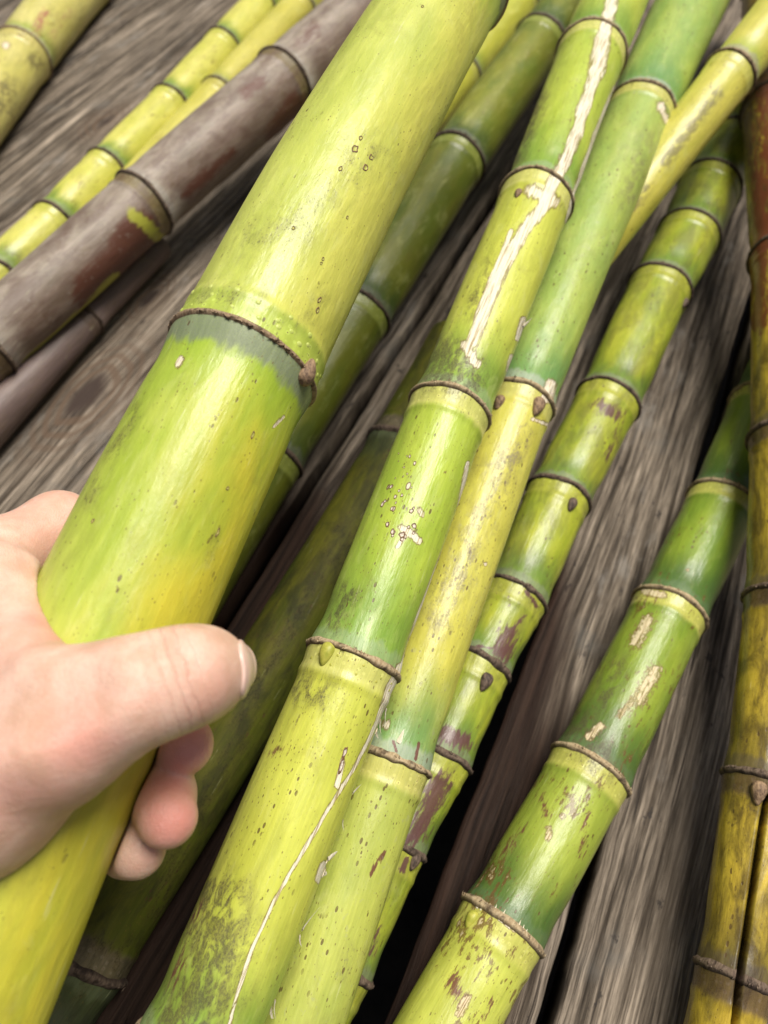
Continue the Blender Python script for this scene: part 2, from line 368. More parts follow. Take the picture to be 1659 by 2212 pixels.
    if groove is not None:                                # an open split along the stalk
        gp, gw, gd = groove
        gs = np.interp(C.px0[:, n // 2, 1], [q[1] for q in gp], [q[0] for q in gp])
        ys = C.px0[..., 1]; gx = np.interp(ys, [q[1] for q in gp], [q[0] for q in gp])
        inside = (ys > gp[0][1]) & ((rd * (CAM - P0)[:, None]).sum(-1) > 0)
        gg = np.exp(-((C.px0[..., 0] - gx) / gw) ** 4) * inside
        RR = RR - gd * gg
    V = P0[:, None] + RR[..., None] * rd
    base = V[0 if sg > 0 else -1].mean(0) if False else path(s_hi if sg < 0 else s_lo)[0]
    root = empty('sugarcane_stalk', tuple(base)); tag(root, label, 'sugarcane', group)
    C.root, C.base, C.V, C.S, C.ns, C.sg, C.T, C.rd, C.R, C.P0 = root, base, V, S, ns, sg, T, rd, RR, P0
    C.px = proj(V); C.facing = (rd * (CAM - V)).sum(-1) > 0
    off = seed * 1.37
    rest = np.stack([np.broadcast_to(R0[:, None] * cs, V.shape[:2]) + off, np.broadcast_to(R0[:, None] * sn, V.shape[:2]) + off * .7, np.broadcast_to(S[:, None], V.shape[:2]) + off * .3], -1)
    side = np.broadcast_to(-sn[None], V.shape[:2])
    A = {k: np.zeros(V.shape[:2]) for k in ('scar', 'soot', 'rust', 'ring', 'fresh')}
    for (an, poly, hw, stn) in paints:
        poly = np.array(poly, float)
        if len(poly) == 1: poly = np.vstack([poly, poly + .01])
        dm = np.full(V.shape[:2], 1e9)
        for a, b in zip(poly[:-1], poly[1:]):
            ab = b - a; tt = np.clip(((C.px - a) @ ab) / (ab @ ab), 0, 1)
            dm = np.minimum(dm, np.linalg.norm(C.px - a - tt[..., None] * ab, axis=-1))
        A[an] = np.maximum(A[an], np.clip(1 - dm / (2 * hw), 0, 1) * stn * C.facing)
    cuts = np.concatenate([[s_lo], ns, [s_hi]])
    for a, b in zip(cuts[:-1], cuts[1:]):
        i0 = np.searchsorted(S, a - 1e-6); i1 = np.searchsorted(S, b + 1e-6)
        if i1 - i0 < 3: continue
        sl = slice(i0, i1); v = V[sl] - base; nr = v.shape[0]
        e_tip = b if sg > 0 else a; e_base = a if sg > 0 else b
        at_end_tip = e_tip in ns; at_end_base = e_base in ns
        dw = np.abs(S[sl] - e_tip) if at_end_tip else np.full(nr, .2); dr = np.abs(S[sl] - e_base) if at_end_base else np.full(nr, .2)
        f = grid_faces(nr, n, True).tolist()
        f.append(list(range(n))[::-1]); f.append([(nr - 1) * n + q for q in range(n)])
        flat = lambda q: np.ascontiguousarray(q[sl]).reshape(-1, *q.shape[2:])
        ti = int(np.searchsorted(ns_main, (a + b) / 2)); tv = tones[ti] if tones else 0.0
        at = dict(tone=np.full(nr * n, tv), rest=flat(rest), side=flat(side), dw=np.repeat(dw, n), dr=np.repeat(dr, n)); at.update({k: flat(q) for k, q in A.items()})
        link_mesh('internode', v.reshape(-1, 3), f, mat, root, True, at)
    # leaf-scar rings
    pr = np.array([(-.0019, -.0006), (-.0013, .0004), (-.0006, .0010), (.0001, .0013), (.0007, .0010), (.0013, .0003), (.0018, -.0007)]) * ring * .92
    for q in ns:
        if q < s_lo + .004 or q > s_hi - .004: continue
        i = np.argmin(np.abs(S - q)); rows = []
        wob = smooth_noise(n, 5, .00025 * ring, r); thick = 1 + smooth_noise(n, 18, .11, r); hgt = 1 + smooth_noise(n, 28, .07, r)
        rr0 = RR[i]
        if groove is not None: rr0 = np.maximum(rr0, 0)
        for (ds, dh) in pr:
            s1 = (ds * thick + wob) * sg
            rows.append(P0[i] + T[i] * s1[:, None] + rd[i] * (rr0 + dh * np.where(dh > 0, hgt, 1))[:, None])
        rows = np.array(rows)
        f = grid_faces(len(pr), n, True).tolist()
        rs = np.broadcast_to(rest[i][None], rows.shape).copy(); rs[..., 2] += np.array(pr)[:, :1] * 1.0
        V2 = [rows.reshape(-1, 3)]; R2 = [rs.reshape(-1, 3)]; d2 = [np.repeat(np.linspace(-1, 1, len(pr)), n)]; k0 = rows.size // 3
        if fringe:                                         # torn sheath fibres left on the scar, pointing down the stalk
            for _ in range(int(fringe)):
                j = int(r.integers(n)) if r.random() < .4 else int(r.normal(n * .5, n * .12)) % n
                ln = r.uniform(.0004, .0015) * ring; j2 = (j + int(r.integers(1, 3))) % n; sgn = -sg if r.random() < .75 else sg
                p1 = P0[i] + rd[i, j] * (rr0[j] + .0009 * ring); p2 = P0[i] + rd[i, j2] * (rr0[j2] + .0009 * ring)
                tp = (p1 + p2) / 2 + T[i] * sgn * ln + rd[i, j] * r.uniform(-.0003, .0006) + (p2 - p1) * r.normal() * .6
                md = (p1 + p2) / 2 + rd[i, j] * .0004
                V2.append(np.array([p1, p2, tp, md])); R2.append(np.repeat(rest[i, j][None], 4, 0) + r.normal(size=(1, 3)) * .01); d2.append(np.full(4, -1.0))
                f += [[k0, k0 + 3, k0 + 2], [k0 + 3, k0 + 1, k0 + 2], [k0, k0 + 1, k0 + 3], [k0, k0 + 2, k0 + 1]]; k0 += 4
        link_mesh('node_ring', np.concatenate(V2) - base, f, ringmat, root, True, dict(rest=np.concatenate(R2), dr=np.concatenate(d2)))
    for (bx, by, bl, bm) in buds: bud(C, bx, by, bl, bm)
    return C
def surf(C, px, py):
    d = ((C.px - np.array([px, py])) ** 2).sum(-1) + np.where(C.facing, 0, 1e9)
    i, j = np.unravel_index(np.argmin(d), d.shape)
    return C.V[i, j], C.rd[i, j], C.T[i] * C.sg, i, j
def bud(C, px, py, size, mat):
    p, nn, tt, i, j = surf(C, px, py); bb = np.cross(nn, tt)
    nu, nv = 15, 24; rows = []
    for a in np.linspace(-1, 1, nu):                      # teardrop, pointed towards the tip, flat against the stalk
        wdt = math.sqrt(max(0, 1 - a * a)) * (.62 - .28 * a) + (.02 if abs(a) < 1 else 0)
        for b in np.linspace(0, 2 * math.pi, nv, endpoint=False):
            hh = math.sin(b) * wdt * .85
            rows.append(p + tt * (a * size * 1.15) + bb * (math.cos(b) * wdt * size) + nn * (hh * size + .10 * size * (1 - a * a)))
    V = np.array(rows)
    o = link_mesh('bud', V - C.base, grid_faces(nu, nv, True), mat, C.root)
    return o
def shard(C, name, px, py, dirpx, length, width, mat, lift=.35, curl=.3, seed=0):
    """A sliver of rind fibre standing off the stalk; dirpx = heading in (along the stalk, around the stalk)."""
    r = np.random.default_rng(seed); p, nn, tt, i, j = surf(C, px, py); bb = np.cross(nn, tt)
    h = unit(tt * dirpx[0] + bb * dirpx[1]); sdv = np.cross(nn, h); V = []; k = 6
    for q in range(k):
        f = q / (k - 1); c0 = p + h * length * f + nn * (lift * length * f ** 1.4 + .00015) + sdv * curl * length * f * f
        w = width * (1 - f) ** .7 * (1 + .25 * r.normal()) + .00004
        V += [c0 - sdv * w, c0 + nn * width * .35 * (1 - f), c0 + sdv * w, c0 - nn * width * .3 * (1 - f)]
    return link_mesh(name, np.array(V) - C.base, grid_faces(k, 4, True), mat, C.root, False)

G_, Y_ = (.30, .42, .035), (.50, .52, .06)
ring_brown = mat_ring('leaf_scar_brown', (.24, .155, .09), (.42, .31, .20), (.045, .028, .02))
ring_tan = mat_ring('leaf_scar_tan', (.32, .23, .13), (.50, .40, .25), (.06, .04, .026))
ring_dark = mat_ring('leaf_scar_dark', (.09, .06, .045), (.19, .14, .10), (.022, .015, .012))
bud_brown = mat_simple('bud_brown', (.10, .06, .04), (.36, .24, .14), 900, .7, .8, .0006, (1, .4, 1))
bud_dark = mat_simple('bud_dark', (.035, .024, .018), (.16, .11, .08), 900, .7, .8, .0006, (1, .4, 1))
bud_green = mat_simple('bud_green', (.30, .32, .04), (.46, .44, .08), 500, .45, .3, .0003)
fibre = mat_simple('bare_fibre', (.58, .50, .34), (.80, .76, .62), 1500, .75, .5, .0003, (1, .3, 1))

m_held = mat_cane('held_cane_skin', (.35, .45, .05), (.46, .53, .09), (.60, .52, .04), (.31, .45, .04), (.20, .235, .15), (.42, .52, .08), wax=.95, endlen=.035, waxw=.0085, spots=.3, soot=.22, sideamt=.85, streak=.04, scuff=.30, ctone=(.54, .57, .13))
A = make_cane('held', [(957, 0, 232), (803, 290, 276), (622, 590, 303), (517, 782, 322), (391, 1037, 345), (297, 1242, 358), (35, 1825, 408), (-135, 2212, 445)],
    [(517, 782), (966, -60)], 'thick yellow green sugarcane stalk gripped in the hand, above the others', m_held, ring_brown, D=(.043, .046), tip='top', n=144, ext=(.16, .12), spacing=.26, tones=(.6, .6, 0, 0),
    ring=.75, swell=.035, fringe=60, buds=[(664, 802, .0040, bud_brown)], seed=1, group='sugarcane stalks',
    paints=[('soot', [(560, 520), (700, 440), (800, 330)], 60, .75), ('soot', [(440, 640), (560, 640)], 40, .8), ('soot', [(300, 870), (190, 1080)], 22, .9), ('soot', [(640, 700), (700, 650)], 30, .7),
            
            ('soot', [(470, 1150), (450, 1210)], 10, .9), ('scar', [(392, 775), (384, 790)], 7, 1.0), ('scar', [(612, 900), (594, 920)], 3.5, .9)])

m_top = mat_cane('striped_cane_skin', (.33, .45, .05), (.42, .52, .07), (.38, .50, .05), (.19, .33, .05), (.33, .40, .30), (.56, .56, .16), wax=.35, ctone=(.53, .54, .08), bare=(.70, .63, .46), endlen=.045, spots=.55, soot=.25, sideamt=.45)
B_ = make_cane('top', [(1325, 0, 140), (1283, 118, 143), (1157, 428, 146), (1065, 640, 160), (980, 890, 172), (870, 1150, 185), (763, 1425, 203), (662, 1665, 220), (558, 1925, 230), (430, 2260, 245)],
    [(1283, 125), (1157, 435), (980, 889), (763, 1427)], 'bright green sugarcane with a long cream strip of peeled rind, topmost of the pile', m_top, ring_tan, z=(.135, .07), n=176, ext=(.2, .16), seed=2, ring=.95, swell=.06, group='sugarcane stalks', tones=(.4, .15, .75, 0, .8),
    buds=[(704, 1412, .0036, bud_green), (1118, 418, .0024, bud_brown)], step=.0012, zig=.0006,
    paints=[('scar', [(1335, -60), (1318, 20), (1300, 90), (1290, 150), (1265, 220), (1245, 290), (1215, 360), (1190, 400), (1180, 440), (1130, 500), (1085, 580), (1050, 660), (1020, 740)], 12.5, .95),
            ('scar', [(1105, 500), (1058, 610), (1022, 720)], 5, .9), ('scar', [(1150, 412), (1195, 435)], 18, .75), ('scar', [(1005, 745), (1028, 785)], 11, .85), ('scar', [(1300, 90), (1290, 150)], 20, .85),
            ('scar', [(1328, 190), (1290, 280), (1240, 420), (1225, 480)], 5, .95), ('scar', [(1130, 690), (1120, 730)], 7, 1.0), ('scar', [(1105, 770), (1098, 800)], 5, 1.0),
            ('scar', [(1010, 1000), (985, 1130), (950, 1210), (900, 1340), (868, 1440)], 4.5, .95), ('scar', [(865, 1440), (840, 1490), (820, 1560)], 8, 1.0), ('scar', [(820, 1550), (765, 1660), (720, 1730), (690, 1780), (630, 1880), (590, 1950), (540, 2060), (500, 2190), (490, 2260)], 4.6, .82),
            ('scar', [(740, 1640), (728, 1700)], 6, .85), ('scar', [(700, 1870), (690, 1900)], 9, 1.0),
            ('ring', [(855, 985), (850, 1040), (885, 1060), (905, 1100)], 20, 1.0), ('scar', [(865, 1140), (885, 1150), (905, 1168)], 9, .85), ('scar', [(880, 1150), (858, 1182)], 5, .85), ('scar', [(905, 1100), (912, 1112)], 7, .8), ('rust', [(965, 990), (960, 1020)], 9, .5),
            ('soot', [(950, 770), (1000, 810)], 40, 2.2), ('soot', [(935, 810)], 26, 2.2), ('soot', [(650, 1490), (700, 1500)], 36, 1.4), ('rust', [(580, 1625), (620, 1615)], 18, .56), ('rust', [(555, 1660)], 14, .54),
            ('soot', [(470, 1950), (460, 2040), (450, 2130), (400, 2200)], 60, 2.0), ('rust', [(440, 1940), (400, 2040), (370, 2130)], 30, .5), ('soot', [(1165, 210), (1105, 350)], 18, 1.8), ('rust', [(1160, 220), (1115, 330)], 14, .5), ('soot', [(750, 1280), (720, 1350)], 22, 1.6), ('rust', [(1240, 240), (1225, 290)], 10, .45), ('soot', [(1060, 560), (1010, 680)], 16, 1.0)])
for i, (x, y, dd, ln, w) in enumerate([(1128, 705, (-1, .5), .006, .0009), (826, 1560, (1, .6), .005, .0012), (834, 1530, (1, .2), .007, .0010), (822, 1580, (1, 1.2), .004, .0011), (762, 1712, (-1, 1), .004, .0007), (705, 1860, (-.6, 1), .0042, .0015),
        (700, 1880, (.6, 1.2), .003, .0014), (655, 2010, (-1, .9), .008, .0007), (648, 2022, (1, .5), .004, .0009), (594, 2180, (1, .7), .0045, .0012), (600, 2160, (1, .3), .006, .0008), (740, 1770, (1, .6), .004, .0006)]):
    shard(B_, 'splinter', x, y, dd, ln, w, fibre, seed=i)

m_c = mat_cane('speckled_cane_skin', (.27, .40, .10), (.36, .46, .11), (.36, .46, .06), (.14, .29, .09), (.36, .40, .34), (.52, .50, .14), wax=.65, endlen=.04, spots=.75, soot=.45, ctone=(.52, .49, .08), sootcol=(.17, .14, .10), sideamt=.35, mould=.25)
C_ = make_cane('second', [(1497, 0, 150), (1378, 245, 140), (1250, 555, 142), (1122, 875, 150), (985, 1240, 160), (825, 1640, 175), (752, 1915, 185), (648, 2190, 195)],
    [(1378, 248), (1125, 872), (828, 1638)], 'speckled sugarcane, pale green above and yellow below, pressed against the peeled stalk', m_c, ring_tan, z=(.105, .045), n=128, ext=(.2, .15), seed=3, ring=1.0, swell=.05, group='sugarcane stalks',
    tones=(0, .1, 1.0, .45), buds=[(1160, 878, .0042, bud_brown), (1078, 872, .0034, bud_brown)],
    paints=[('scar', [(1180, 860), (1190, 830)], 11, 1.0), ('scar', [(1425, 225), (1440, 260)], 10, .75), ('soot', [(1090, 990), (1060, 1080), (1010, 1180), (960, 1340)], 40, 1.0), ('soot', [(1130, 930), (1110, 990)], 20, 1.3), ('soot', [(1400, 300), (1360, 420)], 30, .9), ('rust', [(850, 1600), (856, 1625)], 4, .9), ('rust', [(905, 1605), (898, 1640)], 4, .9),
            ('rust', [(830, 1840), (800, 1890)], 7, .68), ('soot', [(760, 2060), (740, 2100)], 26, .8), ('scar', [(1048, 1218)], 6, .8), ('scar', [(835, 1565)], 14, .62), ('scar', [(1190, 920), (1150, 905)], 6, .7)])
for i, (x, y, dd, ln, w) in enumerate([(1182, 850, (-1, .1), .006, .0012), (1188, 845, (-1, .2), .005, .001), (858, 1605, (-1, .1), .005, .0009)]):
    shard(C_, 'splinter', x, y, dd, ln, w, fibre, .12, .05, seed=50 + i)

m_d = mat_cane('yellow_cane_skin', (.52, .50, .08), (.60, .56, .12), (.58, .50, .06), (.36, .42, .06), (.30, .28, .20), (.50, .48, .10), wax=.7, endlen=.02, spots=.4, soot=.5, sootcol=(.14, .12, .07), sideamt=.5)
make_cane('yellow', [(1708, 0, 108), (1588, 150, 106), (1410, 375, 103), (1272, 550, 100), (1060, 815, 98)], [(1572, 158)],
    'thin yellow sugarcane slanting under the pale green stalk at the upper right', m_d, ring_brown, z=(.126, .046), n=72, ext=(.15, .0), seed=4, spacing=.21, group='sugarcane stalks', paints=[('soot', [(1550, 200), (1500, 265), (1440, 345)], 12, 1.8), ('soot', [(1400, 400), (1370, 450)], 10, 1.3)])

m_e = mat_cane('maroon_patched_cane_skin', (.27, .34, .028), (.40, .43, .045), (.33, .36, .03), (.14, .23, .035), (.20, .23, .15), (.38, .40, .05), wax=.6, endlen=.022, waxw=.005, spots=.45, soot=.6, film=.4, rust=(.065, .022, .026), sideamt=.3, scuff=.2)
make_cane('ringed', [(1655, 165, 119), (1590, 295, 122), (1526, 430, 125), (1430, 640, 126), (1308, 865, 133), (1204, 1075, 134), (1085, 1317, 133), (1004, 1500, 133), (928, 1670, 136), (842, 1865, 140), (750, 2050, 143), (670, 2212, 146)],
    [(1430, 628), (1300, 862), (1202, 1074), (1097, 1281), (1030, 1437), (944, 1633), (858, 1828), (745, 2095)], 'short jointed sugarcane with close brown rings and maroon patches lying on the deck', m_e, ring_dark, z=(.038, .016), n=96, ext=(.0, .10), seed=5,
    ring=1.05, swell=.06, bulge=.03, buds=[(1478, 655, .0034, bud_dark), (1235, 1092, .0034, bud_dark), (1048, 1472, .0038, bud_dark), (893, 1862, .003, bud_dark)], zig=.0008, group='sugarcane stalks',
    paints=[('rust', [(1100, 1370), (1085, 1410)], 30, .78), ('rust', [(1110, 1355), (1130, 1330)], 12, .58), ('rust', [(1030, 1395), (1060, 1400)], 6, .75), ('rust', [(950, 1582), (1005, 1602)], 26, .80), ('rust', [(950, 1690), (920, 1760), (890, 1805)], 38, .74), ('rust', [(975, 1690), (955, 1740)], 8, .7),
            ('rust', [(1335, 895), (1290, 872)], 26, .66), ('rust', [(1335, 930), (1310, 990)], 15, .6), ('rust', [(880, 1860), (870, 1880)], 12, .75), ('rust', [(1135, 1275), (1160, 1310)], 8, .7), ('soot', [(1545, 450), (1530, 490)], 20, .9), ('rust', [(820, 2000), (800, 2060)], 14, .6)])

m_f = mat_cane('scabbed_green_cane_skin', (.15, .245, .025), (.24, .33, .035), (.24, .31, .035), (.06, .125, .028), (.10, .165, .075), (.48, .48, .11), ctone=(.46, .49, .08), scuff=.12, scarst=.55, wax=.5, endlen=.034, spots=.45, soot=.25, big=.8, sideamt=.35, bare=(.56, .47, .28))
F_ = make_cane('green', [(1660, 845, 125), (1568, 1085, 143), (1445, 1320, 160), (1360, 1490, 160), (1275, 1665, 163), (1175, 1830, 172), (1082, 2000, 187), (960, 2240, 204)],
    [(1550, 1085), (1445, 1320), (1275, 1665), (1082, 2000)], 'dark green sugarcane with tan scabs lying alone on the grey planks', m_f, ring_tan, z=(.0185, .0165), n=112, ext=(.16, .15), seed=6, ring=1.05, swell=.05,
    buds=[(1020, 1985, .003, bud_green)], tones=(0, 0, .1, .35, .95), group='sugarcane stalks',
    paints=[('scar', [(1400, 1340), (1372, 1388)], 18, .68), ('scar', [(1392, 1276), (1432, 1286)], 9, .8), ('scar', [(1415, 1450), (1380, 1510)], 24, .62), ('scar', [(1365, 1515), (1340, 1545)], 14, .6), ('scar', [(1298, 1568), (1272, 1592)], 10, .75), ('rust', [(1160, 1700), (1180, 1760)], 22, .55), ('soot', [(1240, 1560), (1300, 1640)], 40, 1.6), ('soot', [(1330, 1440), (1300, 1520)], 30, 1.2),
            ('rust', [(1130, 1790), (1100, 1830)], 26, .52), ('scar', [(1185, 1790), (1183, 1810)], 9, .75), ('rust', [(1270, 1750), (1255, 1850)], 16, .56), ('scar', [(1263, 1780)], 7, .7), ('rust', [(975, 2110), (990, 2150), (1000, 2170)], 30, .62), ('scar', [(1008, 2155), (992, 2190)], 10, .8), ('scar', [(1015, 1945), (1060, 1970), (1110, 2010)], 5, .8), ('scar', [(1485, 1230)], 5, .7), ('rust', [(1060, 2160), (1040, 2200)], 14, .55)])
for i in range(16):
    f = i / 15; shard(F_, 'fringe_fibre', 1015 + 115 * f, 1950 + 72 * f, (-1, random.uniform(-.3, .3)), random.uniform(.002, .0045), .0004, fibre, .1, .05, seed=80 + i)

m_g = mat_cane('golden_brown_cane_skin', (.42, .30, .03), (.56, .42, .05), (.70, .54, .13), (.22, .17, .025), (.10, .08, .05), (.12, .08, .04), wax=.7, endlen=.03, spots=.6, soot=1.0, film=.72, sootcol=(.035, .020, .012), rust=(.10, .022, .008), rustn=.42, rough=.26, sideamt=.5, streak=.12, scuff=.08)
make_cane('golden', [(1668, 0, 120), (1675, 170, 130), (1690, 400, 140), (1705, 700, 155), (1712, 960, 160), (1692, 1300, 155), (1650, 1680, 150), (1582, 2100, 150), (1560, 2230, 150)],
    [(1712, 955), (1692, 1300), (1652, 1690), (1582, 2105), (1695, 560), (1678, 240)], 'golden brown split sugarcane with sooty stains at the right edge', m_g, ring_dark, z=(.075, .075, .072, .066, .058, .048, .038, .026, .024), deg=3, n=160, ext=(.12, .16), seed=7, ring=1.1, swell=.05,
    groove=([(1658, 1715), (1645, 1780), (1620, 1950), (1597, 2110), (1586, 2230)], 6.5, .009), group='sugarcane stalks', step=.0012, buds=[(1640, 1712, .004, bud_brown)],
    paints=[('rust', [(1640, 380), (1640, 700)], 30, .75), ('soot', [(1640, 60), (1640, 420)], 90, 3.0), ('rust', [(1650, 120), (1660, 420)], 60, .62), ('soot', [(1640, 850), (1640, 950)], 40, .8), ('soot', [(1600, 1720), (1640, 1790)], 30, .7), ('soot', [(1520, 2130), (1620, 2150)], 30, .8)])

m_h = mat_cane('olive_cane_skin', (.13, .17, .02), (.22, .235, .026), (.10, .115, .016), (.07, .11, .026), (.12, .14, .09), (.26, .30, .06), wax=.8, endlen=.025, spots=.3, soot=.5, sideamt=.5)  # side colour is darker: shade on the stalk's right painted into the skin
make_cane('olive', [(1235, 0, 105), (1165, 100, 112), (985, 345, 126), (880, 510, 130), (755, 711, 132), (632, 920, 135), (505, 1130, 140), (440, 1240, 142)],
    [(1170, 100), (985, 348), (765, 672), (580, 985)], 'dull olive sugarcane lying on the deck behind the held stalk', m_h, ring_dark, z=(.06, .02), n=96, ext=(.15, .05), seed=8, ring=1.15, swell=.045, group='sugarcane stalks')
m_h0 = mat_cane('olive_yellow_cane_skin', (.40, .42, .05), (.46, .46, .06), (.40, .40, .05), (.24, .30, .05), (.2, .22, .14), (.4, .4, .08), spots=.3, soot=.4)
make_cane('sliver', [(1135, -10, 85), (1060, 80, 88), (960, 200, 90), (830, 360, 90)], [(1118, 8)], 'narrow yellow green sugarcane showing at the top edge between held and olive stalks', m_h0, ring_dark, z=(.018, .016), n=64, ext=(.12, .02), seed=9, spacing=.14, group='sugarcane stalks')

m_i = mat_cane('grey_sheathed_cane_skin', (.20, .160, .125), (.37, .315, .26), (.11, .05, .033), (.36, .31, .26), (.36, .34, .31), (.17, .13, .05), wax=.5, endlen=.02, spots=.2, soot=.6, film=.55, sootcol=(.085, .04, .03), rust=(.065, .018, .009), rsoft=.22, rustn=.25, mould=.45, rough=.5, sideamt=.6, streak=.14, scuff=.0)
make_cane('grey', [(860, -40, 125), (612, 178, 136), (312, 440, 139), (130, 600, 143), (15, 705, 148), (-80, 790, 150)], [(612, 178), (312, 440), (-35, 745)],
    'grey brown sugarcane in dry maroon sheath, crossing the upper left', m_i, ring_dark, z=(.066, .034), n=96, ext=(.12, .08), seed=10, ring=1.2, swell=.045, group='sugarcane stalks',
    paints=[('fresh', [(285, 460), (330, 500), (350, 520)], 18, .75), ('fresh', [(250, 600), (190, 668), (110, 740), (60, 785)], 13, .9), ('rust', [(300, 500), (270, 560), (200, 625)], 34, 1.5), ('rust', [(300, 480), (250, 520)], 18, 1.0), ('rust', [(640, 225), (600, 290)], 24, 1.15), ('rust', [(560, 180), (530, 200)], 16, .9), ('rust', [(500, 330), (400, 420)], 14, .8), ('soot', [(590, 140), (620, 200)], 26, .9), ('rust', [(680, 60), (650, 90)], 20, .65)])
m_i2 = mat_cane('purple_sheath_skin', (.13, .09, .085), (.21, .155, .14), (.10, .065, .055), (.2, .14, .13), (.2, .16, .15), (.12, .08, .06), wax=.3, spots=.2, soot=.4, rough=.5, sideamt=.5, streak=.15, scuff=0)
make_cane('purple', [(230, 650, 60), (120, 765, 85), (0, 885, 100), (-80, 970, 105)], [(190, 690)], 'dusky purple sugarcane half under the grey one at the left edge', m_i2, ring_dark, z=(.012, .013), n=64, ext=(.06, .08), seed=11, spacing=.16, group='sugarcane stalks')

m_j = mat_cane('lemon_cane_skin', (.52, .52, .09), (.60, .57, .14), (.50, .50, .08), (.16, .26, .04), (.22, .25, .16), (.46, .46, .08), wax=.4, endlen=.02, spots=.15, soot=.2, big=.35, sideamt=.3)
make_cane('lemon', [(590, -20, 72), (483, 105, 75), (368, 228, 84), (232, 365, 92), (118, 478, 95), (10, 590, 98), (-70, 660, 100)], [(483, 105), (368, 228), (232, 368), (118, 480), (2, 600)],
    'lemon yellow sugarcane with green joints on the deck at the upper left', m_j, ring_dark, z=(.016, .0155), n=64, ext=(.12, .08), seed=12, ring=1.2, swell=.07, bulge=.05, group='sugarcane stalks',
    paints=[('soot', [(20, 545), (50, 560)], 18, 1.0), ('soot', [(205, 355)], 10, 1.0)])
m_k = mat_cane('straw_cane_skin', (.50, .46, .08), (.56, .52, .12), (.44, .38, .06), (.34, .36, .06), (.25, .24, .15), (.42, .38, .08), spots=.3, soot=.5, sideamt=.4)
make_cane('straw', [(690, -25, 72), (590, 80, 74), (480, 195, 76), (385, 300, 76), (290, 400, 76)], [(470, 206)], 'straw yellow sugarcane squeezed between the lemon and grey brown ones', m_k, ring_dark, z=(.0155, .0135), n=64, ext=(.12, .05), seed=13, spacing=.16, group='sugarcane stalks')
m_l = mat_cane('pale_blotched_cane_skin', (.52, .48, .13), (.60, .55, .2), (.48, .42, .10), (.30, .36, .07), (.5, .48, .36), (.50, .44, .14), wax=.5, spots=.3, soot=.5, big=.4, rust=(.24, .09, .06), rustn=.12, sideamt=.4)
make_cane('pale', [(160, -20, 115), (100, 55, 112), (48, 120, 108), (0, 190, 112), (-60, 280, 115)], [(48, 122)], 'pale yellow blotched sugarcane in the upper left corner', m_l, ring_brown, z=(.022, .021), n=80, ext=(.15, .1), seed=14, spacing=.15, ring=1.1, group='sugarcane stalks',
    paints=[('scar', [(12, 98)], 9, .9), ('rust', [(95, 30), (80, 65)], 22, .62), ('soot', [(20, 190), (5, 230)], 20, 1.6), ('soot', [(70, 130), (80, 140)], 12, 2.0), ('rust', [(150, 20), (120, 70)], 22, .5)])

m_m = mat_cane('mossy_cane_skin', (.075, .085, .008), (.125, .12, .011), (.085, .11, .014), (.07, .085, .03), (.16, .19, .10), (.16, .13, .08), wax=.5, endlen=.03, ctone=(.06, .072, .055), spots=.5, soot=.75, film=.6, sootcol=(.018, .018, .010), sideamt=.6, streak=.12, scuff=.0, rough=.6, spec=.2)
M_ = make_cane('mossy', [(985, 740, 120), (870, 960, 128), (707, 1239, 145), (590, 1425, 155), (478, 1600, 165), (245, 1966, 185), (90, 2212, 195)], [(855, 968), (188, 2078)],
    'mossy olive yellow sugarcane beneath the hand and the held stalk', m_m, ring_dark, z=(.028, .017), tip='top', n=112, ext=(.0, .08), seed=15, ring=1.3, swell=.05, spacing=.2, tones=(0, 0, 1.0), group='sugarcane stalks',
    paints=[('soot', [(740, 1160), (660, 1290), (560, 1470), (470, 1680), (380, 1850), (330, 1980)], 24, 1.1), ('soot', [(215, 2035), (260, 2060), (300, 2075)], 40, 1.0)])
# lens-shaped lesions: brown rim, pale heart, draped on the rind
les_rim = mat_simple('lesion_rim', (.10, .05, .025), (.20, .11, .05), 1500, .6, .3, .0002)
les_heart = {'held': mat_simple('lesion_heart', (.40, .42, .07), (.50, .48, .12), 900, .5, .3, .0002), 'top': mat_simple('lesion_white', (.55, .46, .36), (.76, .70, .60), 1800, .7, .5, .0003)}
def lesion(C, px, py, a, b):
    p, nn, tt, i, j = surf(C, px, py); bb = np.cross(nn, tt); Rr = C.R[i, j]; k = 14; V = []; wob = 1 + smooth_noise(k, 5, .16, rng)
    for q, h in ((1.0, .00002), (.88, .00016), (.66, .00014), (.60, .00004)):
        for m in range(k):
            an = 2 * math.pi * m / k; x = a * q * wob[m] * math.cos(an); y = b * q * wob[m] * math.sin(an)
            V.append(p + tt * x + bb * Rr * math.sin(y / Rr) + nn * (Rr * (math.cos(y / Rr) - 1) + h))
    V.append(p + nn * .00005)
    F = grid_faces(4, k, True).tolist() + [[3 * k + m, 3 * k + (m + 1) % k, 4 * k] for m in range(k)]
    o = link_mesh('lesion', np.array(V) - C.base, F, les_rim, C.root)
    o.data.materials.append(les_heart[C.key])
    for f in o.data.polygons[3 * k:]: f.material_index = 1
for (x, y, a, b) in [(778, 300, .0010, .0006), (768, 322, .0016, .0010), (800, 340, .0011, .0007), (793, 360, .0013, .0009), (733, 368, .0011, .0006), (750, 470, .0006, .0004), (635, 488, .0008, .0005), (690, 645, .0010, .0006), (682, 672, .0011, .0006), (700, 560, .0007, .0004),
                     (692, 566, .0005, .0004), (548, 938, .0012, .0004), (468, 1150, .0013, .0004), (492, 1053, .0006, .0004), (200, 1120, .0007, .0004), (915, 15, .0008, .0005)]: lesion(A, x, y, a, b)
